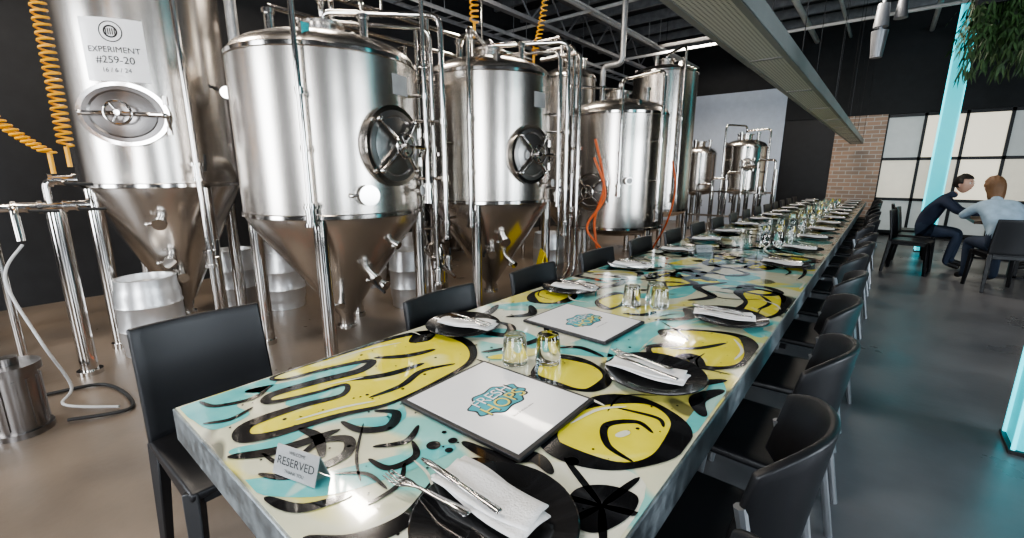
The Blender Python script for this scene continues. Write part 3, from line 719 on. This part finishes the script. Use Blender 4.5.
# left valve stand, pump and hoses
r=root('valve_manifold',(-4.03,.33,0));b=BM()
cyl(b,(0,0,0),(0,0,1.12),.048,n=22);cyl(b,(0,0,0),(0,0,.03),.07,n=22);cyl(b,(-.02,-.28,0),(-.02,-.28,2.5),.020)
cyl(b,(0,-.34,1.14),(0,.12,1.14),.026)
sweep(b,[(0,-.02,1.14),(0,-.02,1.30),(0,.10,1.30)],.02,10,.05)
sweep(b,[(0,-.18,1.14),(.1,-.18,1.14),(.14,-.18,.95)],.02,10,.05)
add(r,'pipe_frame',b,polish)
for y,z in((.10,1.14),(-.12,1.14),(.06,1.30)): valve(r,(0,y,z),(0,1,0))
b=BM();cyl(b,(0,-.26,1.14),(0,-.26,1.22),.012);cyl(b,(.02,-.26,1.25),(-.02,-.26,1.25),.038,n=22);add(r,'gauge',b,steeld)
r=root('transfer_pump',(-3.36,-.02,0));b=BM();cyl(b,(0,0,.02),(0,0,.34),.10,n=28);cyl(b,(0,0,.34),(0,0,.38),.12,n=28);cyl(b,(0,0,0),(0,0,.03),.12,n=28);cyl(b,(0,0,.38),(0,0,.42),.04)
for a in range(0,360,30): box(b,radial(rad(a),.102,.18),(.012,.012,.26),Matrix.Rotation(rad(a),3,'Z'))
add(r,'motor',b,steeld)
keg=root('beer_keg',(-5.06,1.62,0));b=BM()
lathe(b,[(0,.03),(.16,.03),(.17,0),(.19,0),(.19,.06),(.195,.08),(.205,.12),(.205,.18),(.213,.20),(.205,.22),(.205,.36),(.213,.38),(.205,.40),(.205,.46),(.195,.5),(.19,.52),(.19,.58),(.17,.58),(.165,.53),(.1,.50),(.04,.50),(.04,.53),(0,.53)],48)
add(keg,'keg_body',b,mat('keg_steel',(.80,.80,.80),.34,.8,noise=.15,nscale=6))
for p in((-4.62,1.90,0),(-5.12,2.1,0),(-3.67,2.78,0),(-4.7,2.95,0),(-4.55,3.5,0),(-3.3,4.75,0),(-4.62,1.90,.582),(-4.2,.74,0)): clone(keg,p)
r=root('yeast_canister',(-3.33,2.85,0));b=BM();lathe(b,[(0,.12),(.10,.12),(.11,.15),(.11,.6),(.09,.66),(.05,.68),(.05,.74),(0,.74)],32)
for a in(0,120,240): cyl(b,radial(rad(a),.09,0),radial(rad(a),.09,.2),.012,n=8)
cyl(b,(-.05,0,.74),(.05,0,.74),.012);add(r,'vessel',b,polish)
r=root('wet_floor_sign',(-2.50,3.50,0),rad(-45));b=BM()
for s in(-1,1): box(b,(0,s*.075,.30),(.26,.012,.61),Matrix.Rotation(rad(14*s),3,'X'))
add(r,'panels',b,yellows,False,mods=[('BEVEL',dict(width=.004,segments=2))])
b=BM();tri=[(0,-.105,.42),(-.07,-.128,.30),(.07,-.128,.30)]
b.faces.new([b.verts.new((x,y-.014,z)) for x,y,z in tri]);add(r,'warning_triangle',b,mb,False)
def hose(name,pts,r_,m,f=.15):
    ro=root(name);b=BM();sweep(b,catmull(pts,False,10),r_,10);add(ro,'tube',b,m);return ro
hose('orange_hose',[(-2.5,4.45,1.7),(-2.40,4.5,1.2),(-2.5,4.5,.8),(-2.45,4.5,.25),(-2.9,4.6,.03)],.015,orange)
hose('orange_hose',[(-2.42,4.30,1.5),(-2.30,4.35,1.1),(-2.48,4.30,.75),(-2.30,4.35,.45),(-2.5,4.2,.1)],.013,orange)
hose('orange_hose',[(-2.3,6.25,1.5),(-2.25,6.3,1.1),(-2.35,6.3,.6),(-2.6,6.3,.1)],.013,orange)
hose('floor_cable',[(-3.9,.65,.02),(-3.5,.55,.015),(-3.0,.9,.015),(-2.6,.7,.015),(-2.4,1.1,.015),(-2.6,1.5,.015)],.007,orange)
hose('white_hose',[(-3.88,.15,.93),(-3.8,.05,.75),(-3.65,.12,.4),(-3.6,.2,.1),(-3.5,.15,.03),(-3.25,.35,.02)],.008,whitep)
hose('floor_cable',[(-3.28,.14,.02),(-3.2,.4,.015),(-3.7,.35,.015),(-3.85,.02,.015),(-4.3,.1,.015)],.010,blackr)
hose('floor_cable',[(-2.9,2.2,.02),(-2.5,2.5,.015),(-2.7,2.9,.015),(-2.3,3.1,.015)],.008,orange)
def coil(x,y,z0,z1,R=.045,turn=18,r_=.009,sag=0,sagy=0):
    ro=root('coiled_air_hose');b=BM();P=[];n=turn*10
    for i in range(n+1):
        t=i/n;a=2*pi*turn*t;P.append((x+R*cos(a)+sag*sin(pi*t),y+R*sin(a)+sagy*(t-.0),z0+(z1-z0)*t-.25*abs(sagy)*sin(pi*t)))
    sweep(b,P,r_,6);cyl(b,(x,y,z0-.12),(x,y,z0),.012,n=8);cyl(b,(x,y+sagy,z1),(x,y+sagy,ZC-.02),.008,n=8);add(ro,'coil',b,yellowh)
coil(-3.85,.42,1.50,2.75,.034,34,.007,sag=.05);coil(-3.82,.34,1.46,2.25,.032,26,.007,sagy=-.5)
coil(-2.95,3.05,2.62,3.25,.035,14,.008);coil(-2.9,3.85,2.5,3.1,.03,14,.007,sagy=.2)

# ------------------------------------------------------------------ pendant + greenery
r=root('pendant_spotlight_cluster',(-.35,8.6,0));b=BM()
cyl(b,(0,0,3.55),(0,0,ZC-.01),.02);cyl(b,(0,0,3.35),(0,0,3.65),.09,.07,n=24);cyl(b,(0,0,2.95),(0,0,3.3),.07,.10,n=24);cyl(b,(0,0,3.28),(0,0,3.37),.03)
cyl(b,(.2,.1,3.7),(.2,.1,ZC-.01),.01);cyl(b,(.2,.1,3.45),(.2,.1,3.72),.08,.05,n=20)
add(r,'housings',b,mat('aluminium_grey',(.30,.31,.33),.4,.7,noise=.1))
leafm=mat('leaf_green',(.05,.11,.03),.5,col2=(.02,.05,.015),nscale=20)
r=root('hanging_fern_planter',(1.30,8.2,0));b=BM();box(b,(0,0,3.35),(1.5,.5,.16))
for sx in(-.7,.7):
    for sy in(-.2,.2): cyl(b,(sx,sy,3.4),(sx,sy,ZC-.01),.008,n=6)
add(r,'trough',b,blackm,False)
b=BM();lr=random.Random(3)
for i in range(460):
    x=lr.uniform(-.75,.75);yy=lr.uniform(-.27,.27);z=3.4;az=lr.uniform(0,6.28);ln=lr.uniform(.25,1.05);P=[]
    o1=lr.uniform(.05,.3)
    for s in range(9):
        t=s/8;P.append(Vector((x+o1*t*cos(az),yy+o1*t*sin(az),z+.22*sin(pi*min(1,t*1.6))*(1 if t<.6 else .3)-ln*t*t)))
    for a,c in zip(P,P[1:]):
        d=c-a;sd=d.cross(Vector((cos(az),sin(az),.3))).normalized()
        for s in(-1,1):
            tip=a+sd*s*lr.uniform(.03,.06)+d*.8
            b.faces.new([b.verts.new(q) for q in(a,a+d*.45+sd*s*.012,tip,a+d*.2+sd*s*.028)])
add(r,'fronds',b,leafm,False)

# ------------------------------------------------------------------ second table + people
r=root('dining_table',(1.33,9.3,0));b=BM();box(b,(0,0,.73),(.8,2.6,.04));add(r,'top',b,mat('table_wood',(.10,.06,.035),.4,noise=.3,stretch=(1,8,1)),False,mods=[('BEVEL',dict(width=.005,segments=2))])
b=BM()
for y in(-.8,.8): box(b,(.1,y,.36),(.08,.08,.71));box(b,(.1,y,.015),(.5,.08,.03))
add(r,'legs',b,blackm,False)
def seg_d(p,a,b):
    ab=b-a;t=max(0,min(1,(p-a).dot(ab)/max(1e-9,ab.length_squared)));return (p-a-ab*t).length
skinm=mat('skin',(.62,.38,.28),.5,noise=.06);jean=mat('denim_dark',(.03,.045,.08),.8,noise=.2);shoe=mat('shoe_black',(.02,.02,.02),.5,noise=.1)
def person(loc,rz,shirt,pants,hairm,lean=.12,sleeve=False,longhair=False,headturn=0,hb=0):
    R=root('seated_person',loc,rz)
    l=lean;d=l*.42
    J={'pel':((0,0,.54),.135),'sp':((.02+l*.3,0,.72-d*.2),.125),'ch':((.02+l,0,.93-d*.6),.145),'nb':((.03+l*1.5,0,1.08-d),.062),'nk':((.05+l*1.8,0,1.15-d),.052),
       'hL':((.03,.09,.52),.10),'kL':((.44,.13,.52),.066),'aL':((.40,.13,.10),.04),'tL':((.56,.14,.045),.036),
       'hR':((.03,-.09,.52),.10),'kR':((.44,-.13,.52),.066),'aR':((.36,-.13,.10),.04),'tR':((.52,-.14,.045),.036),
       'sL':((.03+l*1.2,.17,1.02-d*.8),.068),'eL':((.20+l*1.2,.25,.82),.046),'wL':((.42+l,.12,.79),.028),'pL':((.50+l,.10,.79),.026),
       'sR':((.03+l*1.2,-.17,1.02-d*.8),.068),'eR':((.20+l*1.2,-.25,.82),.046),'wR':((.42+l,-.12,.79),.028),'pR':((.50+l,-.10,.79),.026)}
    E=[('pel','sp','s'),('sp','ch','s'),('ch','nb','s'),('nb','nk','k'),('ch','sL','s'),('sL','eL','s'),('eL','wL','s' if sleeve else 'k'),('wL','pL','k'),
       ('ch','sR','s'),('sR','eR','s'),('eR','wR','s' if sleeve else 'k'),('wR','pR','k'),('pel','hL','p'),('hL','kL','p'),('kL','aL','p'),('aL','tL','b'),('pel','hR','p'),('hR','kR','p'),('kR','aR','p'),('aR','tR','b')]
    def skinned(name,J,E,mats,rootk,sub=2):
        ks=list(J);me=bpy.data.meshes.new(name);me.from_pydata([J[k][0] for k in ks],[(ks.index(a),ks.index(b_)) for a,b_,_ in E],[])
        o=bpy.data.objects.new(name,me);COL.objects.link(o)
        md=o.modifiers.new('skin','SKIN');md.use_smooth_shade=True
        for i,k in enumerate(ks):
            v=me.skin_vertices[0].data[i];v.radius=(J[k][1],J[k][1]);v.use_root=(k==rootk)
        s=o.modifiers.new('sub','SUBSURF');s.levels=sub;s.render_levels=sub
        bpy.context.view_layer.update()
        nm=bpy.data.meshes.new_from_object(o.evaluated_get(bpy.context.evaluated_depsgraph_get()))
        bpy.data.objects.remove(o);bpy.data.meshes.remove(me)
        nm.materials.clear();keys=list(mats)
        for k in keys: nm.materials.append(mats[k])
        segs=[(Vector(J[a][0]),Vector(J[b_][0]),c,(J[a][1]+J[b_][1])/2) for a,b_,c in E]
        for f in nm.polygons:
            best=min(segs,key=lambda s:seg_d(f.center,s[0],s[1])-s[3]);f.material_index=keys.index(best[2]);f.use_smooth=True
        o=bpy.data.objects.new(name,nm);COL.objects.link(o);o.parent=R
    skinned('body',J,E,{'s':shirt,'k':skinm,'p':pants,'b':shoe},'pel')
    for sd,q in(('L',1),('R',-1)):
        base=Vector(J['p'+sd][0]);wr=Vector(J['w'+sd][0]);H={'w':(tuple(wr),.022),'m':(tuple(base),.026)};EE=[('w','m','k')]
        for i in range(4):
            dy=(i-1.5)*.020;ln=[.060,.072,.068,.052][i]
            H['a%d'%i]=(tuple(base+Vector((.03,dy,.0))),.010);H['b%d'%i]=(tuple(base+Vector((.03+ln*.55,dy*1.15,.004))),.009);H['c%d'%i]=(tuple(base+Vector((.03+ln,dy*1.2,-.012))),.008)
            EE+=[('m','a%d'%i,'k'),('a%d'%i,'b%d'%i,'k'),('b%d'%i,'c%d'%i,'k')]
        H['t1']=(tuple(base+Vector((-.005,-q*.032,-.002))),.011);H['t2']=(tuple(base+Vector((.035,-q*.05,-.008))),.009);EE+=[('m','t1','k'),('t1','t2','k')]
        skinned('hand_'+sd,H,EE,{'k':skinm},'w',1)
    hc=Vector((.075+l*1.95,0,1.26-d*1.05));HM=Matrix.Translation(hc)@Matrix.Rotation(headturn,4,'Z')@Matrix.Rotation(hb,4,'Y')
    b=BM();bmesh.ops.create_uvsphere(b,u_segments=28,v_segments=20,radius=1)
    for v in b.verts:
        x,y_,z=v.co
        jaw=1-.28*max(0,-z)**1.3;sx=.098;
        px=x*sx*(jaw if x<0 else 1-.12*max(0,-z));py=y_*.076*jaw;pz=z*.122
        if x>.8 and abs(y_)<.22 and -.35<z<.15: px+=.020*(1-abs(y_)/.22)*(1-abs(z+.18)/.4 if abs(z+.18)<.4 else 0)
        if x>.5 and .02<z<.25 and .2<abs(y_)<.55: px-=.008
        if x>.6 and z<-.75: px+=.006
        v.co=HM@Vector((px,py,pz))
    add(R,'head',b,skinm)
    b=BM()
    for s in(-1,1): sph(b,HM@Vector((-.005,s*.078,-.01)),.03,12,(.5,.25,1))
    add(R,'ears',b,skinm)
    b=BM()
    for s in(-1,1): sph(b,HM@Vector((.083,s*.030,.012)),.011,10)
    add(R,'eyes',b,whitep)
    b=BM()
    for s in(-1,1): sph(b,HM@Vector((.0925,s*.030,.012)),.005,8);box(b,HM@Vector((.092,s*.030,.034)),(.008,.03,.006))
    add(R,'pupils_brows',b,blackr)
    b=BM();sph(b,HM@Vector((.086,0,-.062)),.016,10,(.5,1.3,.4));add(R,'mouth',b,mat('lips',(.5,.2,.17),.5,noise=.05))
    b=BM();bmesh.ops.create_uvsphere(b,u_segments=36,v_segments=24,radius=1)
    dele=[v for v in b.verts if (v.co.x>.35 and v.co.z<.42) or (v.co.z<(-.95 if longhair else -.45) ) or (v.co.x>.02 and v.co.z<-.05)]
    bmesh.ops.delete(b,geom=dele,context='VERTS')
    for v in b.verts:
        x,y_,z=v.co;wv=1+.035*sin(14*y_+9*z)+.02*sin(31*x+17*z)
        dz=-.10*max(0,-z-.1) if longhair else 0
        v.co=HM@Vector((x*.112*wv-.006,y_*.09*wv,z*.134*wv+.004+dz*1.6))
    add(R,'hair',b,hairm,mods=[('SOLIDIFY',dict(thickness=.012,offset=-1))])
    return R
hd=mat('hair_dark',(.018,.013,.010),.5,bump=.5,bscale=150,noise=.3);hg=mat('hair_ginger',(.22,.12,.06),.5,bump=.5,bscale=150,noise=.3);hbn=mat('hair_brown',(.10,.055,.03),.5,bump=.5,bscale=150,noise=.3)
navy=mat('shirt_navy',(.02,.03,.06),.8,noise=.2);lb=mat('shirt_light_blue',(.42,.56,.68),.75,bump=.5,bscale=14,noise=.2,nscale=14);gr=mat('shirt_grey',(.25,.27,.3),.8,noise=.15)
person((.46,8.82,0),rad(-8),navy,jean,hd,.16,True,headturn=-.5)
person((1.15,7.50,0),rad(105),lb,jean,hg,.20,True,longhair=True,hb=.25,headturn=.2)
person((2.12,9.3,0),rad(180),gr,jean,hbn,.12,True)
for x,y,a in((.46,8.82,-8),(1.15,7.50,105),(2.12,9.3,180),(.42,9.6,0),(.40,8.1,-10)):
    q=rad(a);clone(A,(x-.02*cos(q),y-.02*sin(q),0),q)
print('done')
